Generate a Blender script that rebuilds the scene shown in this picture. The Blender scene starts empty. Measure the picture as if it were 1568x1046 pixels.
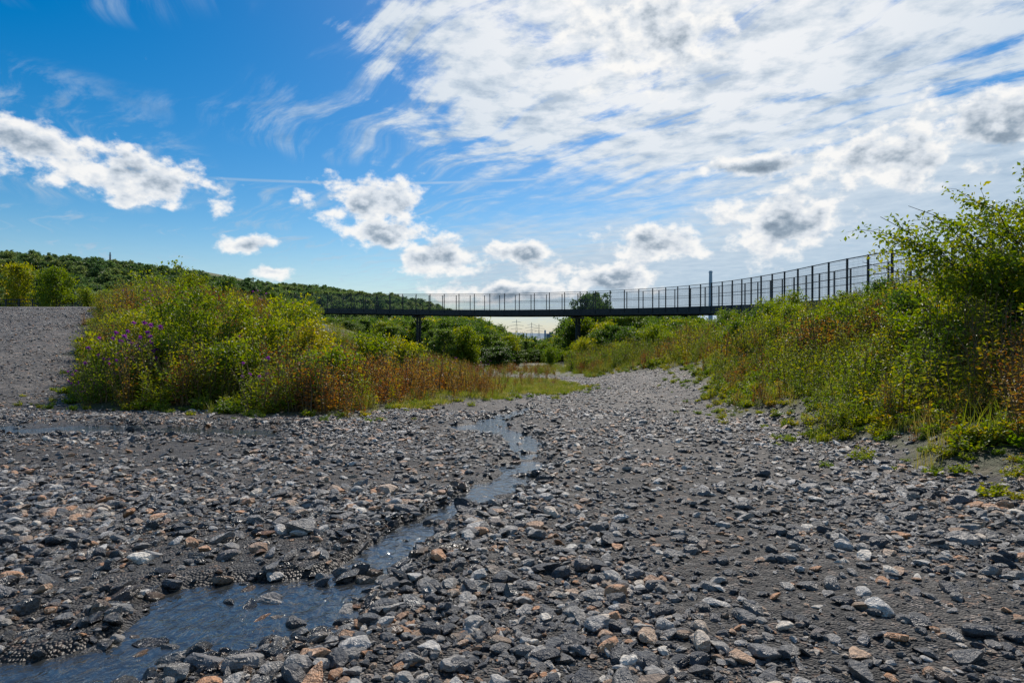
import bpy, math, numpy as np
from mathutils import Vector
rng = np.random.default_rng(7)
scene = bpy.context.scene

# ------------------------------------------------------------------ helpers
def sstep(a, b, x):
    t = np.clip((x - a) / (b - a), 0, 1)
    return t * t * (3 - 2 * t)

def smooth_noise(x, y, freq, seed, n=14):
    r = np.random.default_rng(seed)
    out = np.zeros_like(x, dtype=float)
    for i in range(n):
        a = r.uniform(0, 2 * math.pi); f = freq * r.uniform(0.5, 1.9); p = r.uniform(0, 6.28)
        out += np.sin((x * math.cos(a) + y * math.sin(a)) * f + p)
    return out / math.sqrt(n)

def seg_dist(x, y, pts, closed=False, vals=None):
    best = np.full(x.shape, 1e9); bv = np.zeros(x.shape)
    n = len(pts)
    for i in range(n if closed else n - 1):
        ax, ay = pts[i]; bx, by = pts[(i + 1) % n]
        dx, dy = bx - ax, by - ay
        t = np.clip(((x - ax) * dx + (y - ay) * dy) / (dx * dx + dy * dy), 0, 1)
        d = np.hypot(x - ax - t * dx, y - ay - t * dy)
        m = d < best
        best = np.where(m, d, best)
        if vals is not None:
            bv = np.where(m, vals[i] * (1 - t) + vals[(i + 1) % n] * t, bv)
    return (best, bv) if vals is not None else best

def inside(x, y, pts):
    r = np.zeros(x.shape, bool); n = len(pts)
    for i in range(n):
        ax, ay = pts[i]; bx, by = pts[(i + 1) % n]
        if ay == by: continue
        c = ((ay > y) != (by > y)) & (x < (bx - ax) * (y - ay) / (by - ay) + ax)
        r ^= c
    return r

GRAVEL = [(-22, -14), (4.8, -14), (4.4, 3), (4.1, 7), (4.2, 11.5), (5.2, 17), (6.3, 24), (6.0, 29), (3, 33.5), (-3, 36),
          (-13, 40), (-12.5, 36.5), (-6, 32.5), (0, 29.5), (2.3, 26), (2.4, 22), (1.8, 19.6), (-0.7, 16.2), (-2.1, 14), (-2.9, 11.7), (-5.7, 12.4),
          (-9.5, 13.4), (-14.0, 20), (-22.0, 33), (-26.5, 41), (-33, 45), (-38, 42), (-33, 35), (-27, 26), (-23, 18), (-22, 8)]
def gravel_sd(x, y):      # >0 inside gravel
    d = seg_dist(x, y, GRAVEL, True)
    return np.where(inside(x, y, GRAVEL), d, -d) + 0.30 * smooth_noise(x, y, 2.2, 5)

STREAM = [(-2.6, 1.2), (-1.68, 2.2), (-1.42, 2.55), (-1.15, 2.93), (-0.90, 3.3), (-0.74, 3.85), (-0.50, 4.66), (-0.137, 5.47), (0.10, 6.25),
          (0.22, 7.5), (0.05, 9.1), (-0.5, 10.2), (-0.35, 11.3), (0.1, 12.8), (0.5, 14.5)]
STREAMW = [.44, .37, .37, .34, .22, .155, .14, .24, .22, .21, .24, .42, .26, .2, .03]
WETP = [(-11, 9.6), (-8, 9.7), (-6, 9.9), (-4.2, 9.6), (-3.4, 9.0)]
WETW = [.6, .7, .6, .5, .1]
def base_z(x, y):
    z = -0.03 * np.minimum(y, 75.0)
    z = z - 12.0 * sstep(75, 190, y)
    z = z + 3.6 * sstep(11.5, 40, y) * sstep(-3.5, -19, x) * (1 - sstep(55, 110, y)) 
    z = z + 0.5*sstep(4,14,y)*sstep(-9,-20,x)
    b = np.clip(x - 4.2, 0, 10.5) * 0.25 + np.clip(x - 14.7, 0, 12) * 0.05
    z = z + b * (1 - 0.75 * sstep(22, 70, y)) * sstep(-6, 3, y + 6)
    return z
def ground_z(x, y):
    x = np.asarray(x, float); y = np.asarray(y, float)
    z = base_z(x, y)
    near = 1 - sstep(25, 60, y)
    z = z + (0.006 * smooth_noise(x, y, 5, 1) + 0.012 * smooth_noise(x, y, 1.5, 2)) * near
    z = z + 0.005 * smooth_noise(x, y, 16, 3) * (1 - sstep(8, 14, y))
    gs = gravel_sd(x, y)
    z = z + 0.12 * sstep(0, -1.2, gs) * (0.7 + 0.3 * smooth_noise(x, y, 1.0, 9)) * (y < 60)
    d, w = seg_dist(x, y, STREAM, vals=STREAMW)
    w = w * (1 + 0.35 * smooth_noise(x, y, 6, 21))
    q = d / np.maximum(w, .03)
    inn = 1 - sstep(0.35, 1.5, q)
    z = z - 0.085 * inn + inn * smooth_noise(x, y, 10, 23) * .036
    z = z + 0.012 * sstep(1.1, 1.6, q) * (1 - sstep(1.8, 3.2, q)) * (1 - sstep(6, 9, y))
    d2, w2 = seg_dist(x, y, WETP, vals=WETW)
    w2 = w2 * (1 + 0.4 * smooth_noise(x, y, 4, 22))
    i2 = (1 - sstep(0.3, 1.3, d2 / np.maximum(w2, .03)))
    z = z - 0.07 * i2 + i2 * .03 * smooth_noise(x, y, 5, 24)
    return z

def mesh_from(name, V, F, mats, midx=None, attrs=None, smooth=False):
    V = np.asarray(V, np.float32); F = np.asarray(F, np.int32)
    me = bpy.data.meshes.new(name)
    k = F.shape[1]
    me.vertices.add(len(V)); me.vertices.foreach_set('co', V.ravel())
    me.loops.add(F.size); me.loops.foreach_set('vertex_index', F.ravel())
    me.polygons.add(len(F))
    me.polygons.foreach_set('loop_start', np.arange(0, F.size, k, dtype=np.int32))
    me.polygons.foreach_set('loop_total', np.full(len(F), k, np.int32))
    for m in mats: me.materials.append(m)
    if midx is not None: me.polygons.foreach_set('material_index', np.asarray(midx, np.int32))
    me.polygons.foreach_set('use_smooth', np.full(len(F), smooth))
    if attrs:
        for an, av in attrs.items():
            a = me.attributes.new(an, 'FLOAT', 'POINT'); a.data.foreach_set('value', np.asarray(av, np.float32))
    me.update(calc_edges=True); me.validate()
    return me
def add_obj(name, me, parent=None, loc=(0, 0, 0), rot=(0, 0, 0), scale=(1, 1, 1)):
    o = bpy.data.objects.new(name, me); scene.collection.objects.link(o)
    o.location = loc; o.rotation_euler = rot; o.scale = scale
    if parent: o.parent = parent
    return o
def empty(name, loc=(0, 0, 0)):
    e = bpy.data.objects.new(name, None); scene.collection.objects.link(e); e.location = loc; return e

class MB:      # quad mesh builder
    def __init__(s): s.V = []; s.F = []; s.M = []; s.A = []; s.n = 0
    def add(s, V, F, m=0, a=0.5):
        V = np.asarray(V, float); F = np.asarray(F, int)
        s.V.append(V); s.F.append(F + s.n); s.M.append(np.full(len(F), m))
        s.A.append(np.full(len(V), a) if np.isscalar(a) else a); s.n += len(V)
    def tube(s, pts, rad, k=5, m=0):
        pts = np.asarray(pts, float); n = len(pts)
        rad = np.broadcast_to(rad, (n,))
        T = np.gradient(pts, axis=0); T /= np.linalg.norm(T, axis=1, keepdims=True) + 1e-9
        ref = np.array([0, 0, 1.]) if abs(T[0, 2]) < .9 else np.array([1., 0, 0])
        A = np.cross(T, ref); A /= np.linalg.norm(A, axis=1, keepdims=True) + 1e-9
        B = np.cross(T, A)
        an = np.arange(k) / k * 2 * math.pi + math.pi / 4
        V = (pts[:, None] + rad[:, None, None] * (A[:, None] * np.cos(an)[None, :, None] + B[:, None] * np.sin(an)[None, :, None])).reshape(-1, 3)
        F = []
        for i in range(n - 1):
            for j in range(k):
                F.append((i * k + j, i * k + (j + 1) % k, (i + 1) * k + (j + 1) % k, (i + 1) * k + j))
        s.add(V, F, m)
    def box(s, c, size, rz=0, m=0):
        c = np.array(c, float); h = np.array(size) / 2
        P = np.array([[x, y, z] for x in (-1, 1) for y in (-1, 1) for z in (-1, 1)]) * h
        cr, sr = math.cos(rz), math.sin(rz)
        P = np.c_[P[:, 0] * cr - P[:, 1] * sr, P[:, 0] * sr + P[:, 1] * cr, P[:, 2]] + c
        s.add(P, [(0, 1, 3, 2), (4, 6, 7, 5), (0, 4, 5, 1), (2, 3, 7, 6), (0, 2, 6, 4), (1, 5, 7, 3)], m)
    def leaves(s, P, D, L, W, m=1, a=None, r=rng):
        n = len(P)
        D = D / (np.linalg.norm(D, axis=1, keepdims=True) + 1e-9)
        R = r.normal(size=(n, 3)); R[:, 2] += 1.0
        S = np.cross(D, R); S /= np.linalg.norm(S, axis=1, keepdims=True) + 1e-9
        N = np.cross(S, D)
        L = np.broadcast_to(L, (n,))[:, None]; W = np.broadcast_to(W, (n,))[:, None]
        v = np.stack([P, P + D * L * .45 + S * W * .5 + N * W * .12, P + D * L - N * L * .1, P + D * L * .45 - S * W * .5 + N * W * .12], 1).reshape(-1, 3)
        F = np.arange(n * 4).reshape(n, 4)
        if a is None: a = r.random(n)
        s.add(v, F, m, np.repeat(a, 4))
    def mesh(s, name, mats, smooth=False):
        return mesh_from(name, np.concatenate(s.V), np.concatenate(s.F), mats, np.concatenate(s.M), {'lc': np.concatenate(s.A)}, smooth)

# ------------------------------------------------------------------ materials
def new_mat(name):
    m = bpy.data.materials.new(name); m.use_nodes = True
    nt = m.node_tree; b = nt.nodes['Principled BSDF']; return m, nt, b
def ramp(nt, stops, fac=None, interp='LINEAR'):
    r = nt.nodes.new('ShaderNodeValToRGB'); cr = r.color_ramp; cr.interpolation = interp
    while len(cr.elements) < len(stops): cr.elements.new(0.5)
    for e, (p, c) in zip(cr.elements, stops):
        e.position = p; e.color = (*c, 1) if len(c) == 3 else c
    if fac is not None: nt.links.new(fac, r.inputs[0])
    return r
def leaf_mat(name, stops, transl=0.4, rough=0.5, rndw=0.5):
    m, nt, b = new_mat(name)
    at = nt.nodes.new('ShaderNodeAttribute'); at.attribute_name = 'lc'
    oi = nt.nodes.new('ShaderNodeObjectInfo')
    mx = nt.nodes.new('ShaderNodeMix'); mx.inputs[0].default_value = rndw
    nt.links.new(at.outputs['Fac'], mx.inputs[2]); nt.links.new(oi.outputs['Random'], mx.inputs[3])
    r = ramp(nt, stops, mx.outputs[0])
    nt.links.new(r.outputs[0], b.inputs['Base Color'])
    b.inputs['Roughness'].default_value = rough
    b.inputs['Specular IOR Level'].default_value = 0.35
    t = nt.nodes.new('ShaderNodeBsdfTranslucent')
    hs = nt.nodes.new('ShaderNodeHueSaturation'); hs.inputs['Value'].default_value = 1.9; hs.inputs['Saturation'].default_value = 1.1; hs.inputs['Hue'].default_value = 0.49
    nt.links.new(r.outputs[0], hs.inputs['Color']); nt.links.new(hs.outputs[0], t.inputs[0])
    ms = nt.nodes.new('ShaderNodeMixShader'); ms.inputs[0].default_value = transl
    nt.links.new(b.outputs[0], ms.inputs[1]); nt.links.new(t.outputs[0], ms.inputs[2])
    nt.links.new(ms.outputs[0], nt.nodes['Material Output'].inputs[0])
    return m
def plain(name, col, rough=.6, metal=0, noise=0.0, scale=8):
    m, nt, b = new_mat(name)
    b.inputs['Base Color'].default_value = (*col, 1); b.inputs['Roughness'].default_value = rough; b.inputs['Metallic'].default_value = metal
    if noise:
        n = nt.nodes.new('ShaderNodeTexNoise'); n.inputs['Scale'].default_value = scale; n.inputs['Detail'].default_value = 6
        tc = nt.nodes.new('ShaderNodeTexCoord'); nt.links.new(tc.outputs['Object'], n.inputs[0])
        r = ramp(nt, [(.3, tuple(c * (1 - noise) for c in col)), (.7, tuple(min(1, c * (1 + noise)) for c in col))], n.outputs[0])
        nt.links.new(r.outputs[0], b.inputs['Base Color'])
    return m
bark = plain('bark', (.07, .055, .04), .9, 0, .4, 12)
stem = plain('weed_stem', (.13, .085, .035), .7, 0, .3)
steel = plain('dark_steel', (.026, .03, .035), .5, .3, .3, 3)
steel2 = plain('galvanised_wire', (.16, .17, .18), .45, .5)
deckm = plain('deck_underside', (.04, .045, .05), .7, 0, .3, 2)

lf_tree = leaf_mat('tree_leaves', [(0, (.028, .062, .010)), (.5, (.062, .118, .016)), (1, (.13, .18, .03))], .42)
lf_far = leaf_mat('far_tree_leaves', [(0, (.040, .085, .030)), (.5, (.08, .14, .042)), (1, (.16, .20, .06))], .42, rndw=.75)  # distance haze mixed into the leaf colours as extra blue
lf_dark = leaf_mat('conifer_needles', [(0, (.015, .04, .018)), (1, (.035, .075, .03))], .2)
lf_bush = leaf_mat('bush_leaves', [(0, (.045, .095, .008)), (.45, (.13, .19, .012)), (.85, (.29, .28, .02)), (1, (.40, .22, .03))], .45, rndw=.35)
lf_weed = leaf_mat('weed_leaves', [(0, (.045, .105, .012)), (.5, (.135, .20, .016)), (.88, (.32, .29, .02)), (1, (.36, .19, .03))], .45, rndw=.6)
lf_red = leaf_mat('russet_weed_leaves', [(0, (.14, .045, .02)), (.4, (.29, .13, .03)), (.7, (.32, .23, .04)), (1, (.18, .22, .03))], .4)
lf_grass = leaf_mat('grass_blades', [(0, (.08, .13, .014)), (.5, (.16, .20, .022)), (1, (.38, .31, .10))], .38, rndw=.6)
lf_purple = leaf_mat('thistle_flowers', [(0, (.20, .03, .26)), (1, (.38, .08, .42))], .3)

def stone_mat(name, k=1.0, rough=.5):
    m, nt, b = new_mat(name)
    oi = nt.nodes.new('ShaderNodeObjectInfo')
    r = ramp(nt, [(0, (.028, .030, .036)), (.24, (.065, .067, .073)), (.46, (.14, .136, .132)), (.60, (.26, .246, .228)), (.70, (.50, .48, .45)), (.76, (.09, .09, .098)), (.83, (.25, .18, .125)), (.90, (.46, .23, .11)), (.94, (.38, .29, .21)), (1., (.64, .60, .53))], oi.outputs['Random'])
    tc = nt.nodes.new('ShaderNodeTexCoord')
    n = nt.nodes.new('ShaderNodeTexNoise'); n.inputs['Scale'].default_value = 2.3; n.inputs['Detail'].default_value = 4; n.inputs['Roughness'].default_value = .7
    nt.links.new(tc.outputs['Object'], n.inputs[0])
    r2 = ramp(nt, [(.28, (.5 * k,) * 3), (.72, (1.45 * k, 1.42 * k, 1.36 * k))], n.outputs[0])
    mu = nt.nodes.new('ShaderNodeMix'); mu.data_type = 'RGBA'; mu.blend_type = 'MULTIPLY'; mu.inputs[0].default_value = 1
    nt.links.new(r.outputs[0], mu.inputs[6]); nt.links.new(r2.outputs[0], mu.inputs[7])
    nt.links.new(mu.outputs[2], b.inputs['Base Color'])
    bp = nt.nodes.new('ShaderNodeBump'); bp.inputs['Strength'].default_value = .5; bp.inputs['Distance'].default_value = .15
    nt.links.new(n.outputs[0], bp.inputs['Height']); nt.links.new(bp.outputs[0], b.inputs['Normal'])
    b.inputs['Roughness'].default_value = rough
    return m
st_dry = stone_mat('dry_stone', 1.08, .40); st_wet = stone_mat('wet_stone', .5, .22)

def ground_material():
    m, nt, b = new_mat('gravel_and_soil')
    L = nt.links.new
    geo = nt.nodes.new('ShaderNodeNewGeometry')
    def vor(scale, feat='F1'):
        v = nt.nodes.new('ShaderNodeTexVoronoi'); v.inputs['Scale'].default_value = scale; v.feature = feat; v.voronoi_dimensions = '2D'
        L(geo.outputs['Position'], v.inputs['Vector']); return v
    def noi(scale, det=5):
        v = nt.nodes.new('ShaderNodeTexNoise'); v.inputs['Scale'].default_value = scale; v.inputs['Detail'].default_value = det; v.noise_dimensions = '2D'
        L(geo.outputs['Position'], v.inputs['Vector']); return v
    v1 = vor(75); v2 = vor(24); v3 = vor(9); n1 = noi(1.2); n3 = noi(60, 2)
    def bw(o):
        s = nt.nodes.new('ShaderNodeSeparateColor'); L(o, s.inputs[0]); return s.outputs[0]
    c1 = ramp(nt, [(0, (.010, .010, .010)), (.5, (.026, .025, .024)), (.8, (.055, .05, .046)), (.93, (.09, .062, .045)), (1, (.18, .172, .16))], bw(v1.outputs['Color']))
    c2 = ramp(nt, [(0, (.012, .012, .013)), (.5, (.04, .038, .036)), (.8, (.10, .095, .088)), (.93, (.15, .09, .06)), (1, (.26, .25, .235))], bw(v2.outputs['Color']))
    mk = ramp(nt, [(.42, (0,) * 3), (.5, (1,) * 3)], n3.outputs[0])
    mx = nt.nodes.new('ShaderNodeMix'); mx.data_type = 'RGBA'; L(mk.outputs[0], mx.inputs[0]); L(c1.outputs[0], mx.inputs[6]); L(c2.outputs[0], mx.inputs[7])
    r1 = ramp(nt, [(.3, (.55,) * 3), (.7, (1.25, 1.22, 1.17))], n1.outputs[0])
    mu = nt.nodes.new('ShaderNodeMix'); mu.data_type = 'RGBA'; mu.blend_type = 'MULTIPLY'; mu.inputs[0].default_value = 1
    aw = nt.nodes.new('ShaderNodeAttribute'); aw.attribute_name = 'wet'
    ap = nt.nodes.new('ShaderNodeAttribute'); ap.attribute_name = 'dry_sunlit'
    cd = ramp(nt, [(0, (.035, .035, .036)), (.45, (.105, .10, .093)), (.75, (.20, .182, .165)), (.9, (.24, .15, .105)), (1, (.42, .40, .37))], bw(v3.outputs['Color']))  # paler gravel tones: dry stone, with glancing sun put into the colour
    cd2 = ramp(nt, [(0, (.035, .035, .036)), (.45, (.10, .094, .087)), (.8, (.19, .174, .157)), (1, (.34, .32, .295))], bw(v2.outputs['Color']))
    mk2 = ramp(nt, [(.46, (0,) * 3), (.56, (1,) * 3)], noi(5, 5).outputs[0])
    mdd = nt.nodes.new('ShaderNodeMix'); mdd.data_type = 'RGBA'; L(mk2.outputs[0], mdd.inputs[0]); L(cd2.outputs[0], mdd.inputs[6]); L(cd.outputs[0], mdd.inputs[7])
    md = nt.nodes.new('ShaderNodeMix'); md.data_type = 'RGBA'; L(ap.outputs['Fac'], md.inputs[0]); L(mx.outputs[2], md.inputs[6]); L(mdd.outputs[2], md.inputs[7])
    L(md.outputs[2], mu.inputs[6]); L(r1.outputs[0], mu.inputs[7])
    mw = nt.nodes.new('ShaderNodeMix'); mw.data_type = 'RGBA'; mw.blend_type = 'MULTIPLY'
    L(aw.outputs['Fac'], mw.inputs[0]); L(mu.outputs[2], mw.inputs[6]); mw.inputs[7].default_value = (.45, .42, .38, 1)
    av = nt.nodes.new('ShaderNodeAttribute'); av.attribute_name = 'veg'
    n2 = noi(3, 7)
    cv = ramp(nt, [(.3, (.03, .035, .012)), (.5, (.055, .065, .02)), (.7, (.09, .075, .035))], n2.outputs[0])
    mv = nt.nodes.new('ShaderNodeMix'); mv.data_type = 'RGBA'; L(av.outputs['Fac'], mv.inputs[0]); L(mw.outputs[2], mv.inputs[6]); L(cv.outputs[0], mv.inputs[7])
    L(mv.outputs[2], b.inputs['Base Color'])
    rr = nt.nodes.new('ShaderNodeMapRange'); L(aw.outputs['Fac'], rr.inputs[0]); rr.inputs[3].default_value = .75; rr.inputs[4].default_value = .5
    L(rr.outputs[0], b.inputs['Roughness'])
    ad = nt.nodes.new('ShaderNodeMath'); ad.operation = 'ADD'; L(v1.outputs['Distance'], ad.inputs[0]); L(v2.outputs['Distance'], ad.inputs[1])
    ad2 = nt.nodes.new('ShaderNodeMath'); ad2.operation = 'MULTIPLY_ADD'; L(v3.outputs['Distance'], ad2.inputs[0]); ad2.inputs[1].default_value = 1.6; L(ad.outputs[0], ad2.inputs[2])
    bp = nt.nodes.new('ShaderNodeBump'); bp.invert = True; bp.inputs['Strength'].default_value = 1; bp.inputs['Distance'].default_value = .016
    L(ad2.outputs[0], bp.inputs['Height']); L(bp.outputs[0], b.inputs['Normal'])
    return m
gmat = ground_material()

# ------------------------------------------------------------------ ground sheet
ys = [-14.]
while ys[-1] < 6500:
    y = ys[-1]; ys.append(y + (0.5 if y < 1 else max(0.03, 0.018 * (y - 4.5))))
ys = np.array(ys)
xs = [0.]
while xs[-1] < 6500:
    x = xs[-1]; xs.append(x + max(0.03, 0.026 * (x - 1.7)))
xs = np.array(xs); xs = np.r_[-xs[:0:-1], xs]
X, Y = np.meshgrid(xs, ys)
Z = ground_z(X, Y)
nx, ny = len(xs), len(ys)
V = np.c_[X.ravel(), Y.ravel(), Z.ravel()]
idx = np.arange(nx * ny).reshape(ny, nx)
F = np.stack([idx[:-1, :-1], idx[:-1, 1:], idx[1:, 1:], idx[1:, :-1]], -1).reshape(-1, 4)
gs = gravel_sd(V[:, 0], V[:, 1])
def wet_at(x, y):
    d, w = seg_dist(x, y, STREAM, vals=STREAMW); d2, w2 = seg_dist(x, y, WETP, vals=WETW)
    a = 1 - sstep(0.05, .30, d - w + .08 * smooth_noise(x, y, 6, 31)); b = 1 - sstep(0.0, .9, d2 - w2 + .15 * smooth_noise(x, y, 3, 32))
    c = 0.5 * sstep(.2, 1.2, smooth_noise(x, y, .9, 33)) * sstep(1.5, -1, x) * (1 - sstep(9, 12, y))
    return np.clip(np.maximum(np.maximum(a, b), c), 0, 1)
attrs = {'veg': sstep(.1, -.25, gs + .12 * smooth_noise(V[:, 0], V[:, 1], 9, 41)),
         'wet': wet_at(V[:, 0], V[:, 1]),
         'dry_sunlit': np.maximum(sstep(9, 20, V[:, 1]) * .9, .45 * sstep(4, 9, V[:, 1]) * sstep(.8, 2, V[:, 0]))}  # mask for dry gravel and for glancing sunlight painted on the far path
add_obj('ground', mesh_from('ground', V, F, [gmat], attrs=attrs, smooth=True))

# ------------------------------------------------------------------ stream water
def water_mat():
    m, nt, b = new_mat('shallow_water')
    b.inputs['Base Color'].default_value = (.028, .030, .030, 1); b.inputs['Roughness'].default_value = .05; b.inputs['IOR'].default_value = 1.5
    b.inputs['Specular IOR Level'].default_value = 1.0
    geo = nt.nodes.new('ShaderNodeNewGeometry')
    n = nt.nodes.new('ShaderNodeTexNoise'); n.inputs['Scale'].default_value = 17; n.inputs['Detail'].default_value = 4; n.inputs['Distortion'].default_value = .7
    mp = nt.nodes.new('ShaderNodeMapping'); mp.inputs['Scale'].default_value = (1, .7, 1); mp.inputs['Rotation'].default_value = (0, 0, .6)
    nt.links.new(geo.outputs['Position'], mp.inputs[0]); nt.links.new(mp.outputs[0], n.inputs[0])
    bp = nt.nodes.new('ShaderNodeBump'); bp.inputs['Strength'].default_value = .6; bp.inputs['Distance'].default_value = .028
    nt.links.new(n.outputs[0], bp.inputs['Height']); nt.links.new(bp.outputs[0], b.inputs['Normal'])
    return m
wm = water_mat()
def ribbon(name, pts, ws, off, fac=2.0):
    pts = np.array(pts); t = np.arange(len(pts)); tt = np.linspace(0, len(pts) - 1, len(pts) * 8)
    P = np.c_[np.interp(tt, t, pts[:, 0]), np.interp(tt, t, pts[:, 1])]; W = np.interp(tt, t, ws) * fac
    T = np.gradient(P, axis=0); T /= np.linalg.norm(T, axis=1, keepdims=True)
    N = np.c_[-T[:, 1], T[:, 0]]
    k = np.linspace(-1, 1, 9)
    Q = P[:, None] + N[:, None] * (W[:, None] * k)[:, :, None]
    Q = Q.reshape(-1, 2); z = base_z(Q[:, 0], Q[:, 1]) + off
    VV = np.c_[Q, z]; n = len(P); ii = np.arange(n * 9).reshape(n, 9)
    FF = np.stack([ii[:-1, :-1], ii[:-1, 1:], ii[1:, 1:], ii[1:, :-1]], -1).reshape(-1, 4)
    add_obj(name, mesh_from(name, VV, FF, [wm], smooth=True))
ribbon('stream_water', STREAM, STREAMW, -0.035)
ribbon('puddle_water', WETP, WETW, -0.028)

# ------------------------------------------------------------------ scatter via geometry nodes
def proto_collection(name, meshes):
    c = bpy.data.collections.new(name)
    for i, me in enumerate(meshes):
        o = bpy.data.objects.new('%s_kind_%02d' % (name, i), me); c.objects.link(o)
    return c
def scatter(name, coll, P, idx, scl, rot):
    n = len(P)
    me = bpy.data.meshes.new(name); me.vertices.add(n); me.vertices.foreach_set('co', np.asarray(P, np.float32).ravel())
    a = me.attributes.new('idx', 'INT', 'POINT'); a.data.foreach_set('value', np.asarray(idx, np.int32))
    a = me.attributes.new('scl', 'FLOAT_VECTOR', 'POINT'); a.data.foreach_set('vector', np.asarray(scl, np.float32).ravel())
    a = me.attributes.new('rot', 'FLOAT_VECTOR', 'POINT'); a.data.foreach_set('vector', np.asarray(rot, np.float32).ravel())
    o = add_obj(name, me)
    ng = bpy.data.node_groups.new(name, 'GeometryNodeTree')
    ng.interface.new_socket('Geometry', in_out='INPUT', socket_type='NodeSocketGeometry')
    ng.interface.new_socket('Geometry', in_out='OUTPUT', socket_type='NodeSocketGeometry')
    gi = ng.nodes.new('NodeGroupInput'); go = ng.nodes.new('NodeGroupOutput')
    ip = ng.nodes.new('GeometryNodeInstanceOnPoints'); ci = ng.nodes.new('GeometryNodeCollectionInfo')
    ci.inputs['Collection'].default_value = coll; ci.inputs['Separate Children'].default_value = True; ci.inputs['Reset Children'].default_value = True
    def na(nm, ty):
        q = ng.nodes.new('GeometryNodeInputNamedAttribute'); q.data_type = ty; q.inputs['Name'].default_value = nm; return q
    L = ng.links.new
    L(gi.outputs[0], ip.inputs['Points']); L(ci.outputs[0], ip.inputs['Instance']); ip.inputs['Pick Instance'].default_value = True
    L(na('idx', 'INT').outputs['Attribute'], ip.inputs['Instance Index'])
    L(na('scl', 'FLOAT_VECTOR').outputs['Attribute'], ip.inputs['Scale'])
    L(na('rot', 'FLOAT_VECTOR').outputs['Attribute'], ip.inputs['Rotation'])
    L(ip.outputs[0], go.inputs[0])
    md = o.modifiers.new('scatter', 'NODES'); md.node_group = ng
    return o
def zrot(n, tilt=.12): return np.c_[rng.normal(0, tilt, n), rng.normal(0, tilt, n), rng.uniform(0, 6.28, n)]

# ------------------------------------------------------------------ stones
import bmesh
def stone_mesh(i, mat, sub=2):
    r = np.random.default_rng(100 + i)
    bm = bmesh.new(); bmesh.ops.create_icosphere(bm, subdivisions=sub, radius=1)
    co = np.array([v.co[:] for v in bm.verts])
    co *= np.array([1.25, r.uniform(.6, 1), r.uniform(.3, .62)])
    for k in range(11):
        n = r.normal(size=3); n[2] *= 1.1; n /= np.linalg.norm(n)
        sup = (co @ n).max(); d = sup * r.uniform(.5, .86)
        ex = np.maximum(co @ n - d, 0); co = co - ex[:, None] * n * .97
    co += r.normal(0, .012, co.shape)
    F = [[v.index for v in f.verts] for f in bm.faces]; bm.free()
    return mesh_from('stone_%02d' % i, co, F, [mat], smooth=False)
stones = [stone_mesh(i, st_dry) for i in range(14)] + [stone_mesh(20 + i, st_wet) for i in range(6)] + [stone_mesh(40 + i, st_dry, 3) for i in range(6)] + [stone_mesh(50 + i, st_wet, 3) for i in range(3)]
sc = proto_collection('stone', stones)
PX = []; PY = []; SZ = []
def band(y0, y1, dens, r0, r1, pw=2.0, extra=0.8, lo=.2):
    A = 2 * (0.86 * (y1 + y0) / 2 + extra) * (y1 - y0); n = int(A * dens)
    y = np.sqrt(rng.uniform(y0 ** 2, y1 ** 2, n)); x = rng.uniform(-1, 1, n) * (0.86 * y + extra)
    s = r0 + (r1 - r0) * rng.random(n) ** pw
    g = gravel_sd(x, y)
    keep = (g > -.15) | ((g > -.9) & (rng.random(n) < .22))
    pat = smooth_noise(x, y, 1.5, 55)
    keep &= rng.random(n) < np.clip(.70 + .5 * pat, lo, 1)
    d, w = seg_dist(x, y, STREAM, vals=STREAMW)
    keep &= (d > w * 1.0) | (rng.random(n) < .22)
    d, w = seg_dist(x, y, WETP, vals=WETW)
    keep &= (d > w * .9) | (rng.random(n) < .3)
    PX.append(x[keep]); PY.append(y[keep]); SZ.append(s[keep])
band(1.4, 5.5, 170, .030, .070, 2.0, lo=.22); band(1.4, 5.5, 600, .015, .032, 1.3, lo=.15); band(1.4, 5, 1100, .006, .014)
band(5.5, 13, 80, .03, .066, 2.0, lo=.2); band(5.5, 13, 240, .018, .032, 1.3, lo=.12)
band(13, 34, 60, .022, .055, 2.3)
band(1.6, 12, 3, .06, .10, 2)
n = 560; k = rng.integers(0, len(STREAM) - 1, n); t = rng.random(n); S = np.array(STREAM); w = np.array(STREAMW)
p = S[k] * (1 - t[:, None]) + S[k + 1] * t[:, None]; ww = w[k] * (1 - t) + w[k + 1] * t
o2 = rng.normal(0, 1.1, (n, 2)) * (ww[:, None] + .05)
PX.append(p[:, 0] + o2[:, 0]); PY.append(p[:, 1] + o2[:, 1]); SZ.append(rng.uniform(.018, .058, n))
n = 110; y = rng.uniform(1.8, 3.4, n); x = np.interp(y, S[:, 1], S[:, 0]) + rng.normal(0, .32, n)
PX.append(x); PY.append(y); SZ.append(rng.uniform(.03, .075, n))
x = np.concatenate(PX); y = np.concatenate(PY); s = np.concatenate(SZ)
m = y > 1.2; x, y, s = x[m], y[m], s[m]
z = ground_z(x, y) + s * .2
wet = wet_at(x, y)
n = len(x); isw = rng.random(n) < wet * .8; big = s > .034
ii = np.where(isw, np.where(big, rng.integers(26, 29, n), rng.integers(14, 20, n)), np.where(big, rng.integers(20, 26, n), rng.integers(0, 14, n)))
scatter('gravel', sc, np.c_[x, y, z], ii, np.c_[s, s, s * rng.uniform(.75, 1.15, n)], zrot(n, .25))
print('stones', n)
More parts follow.
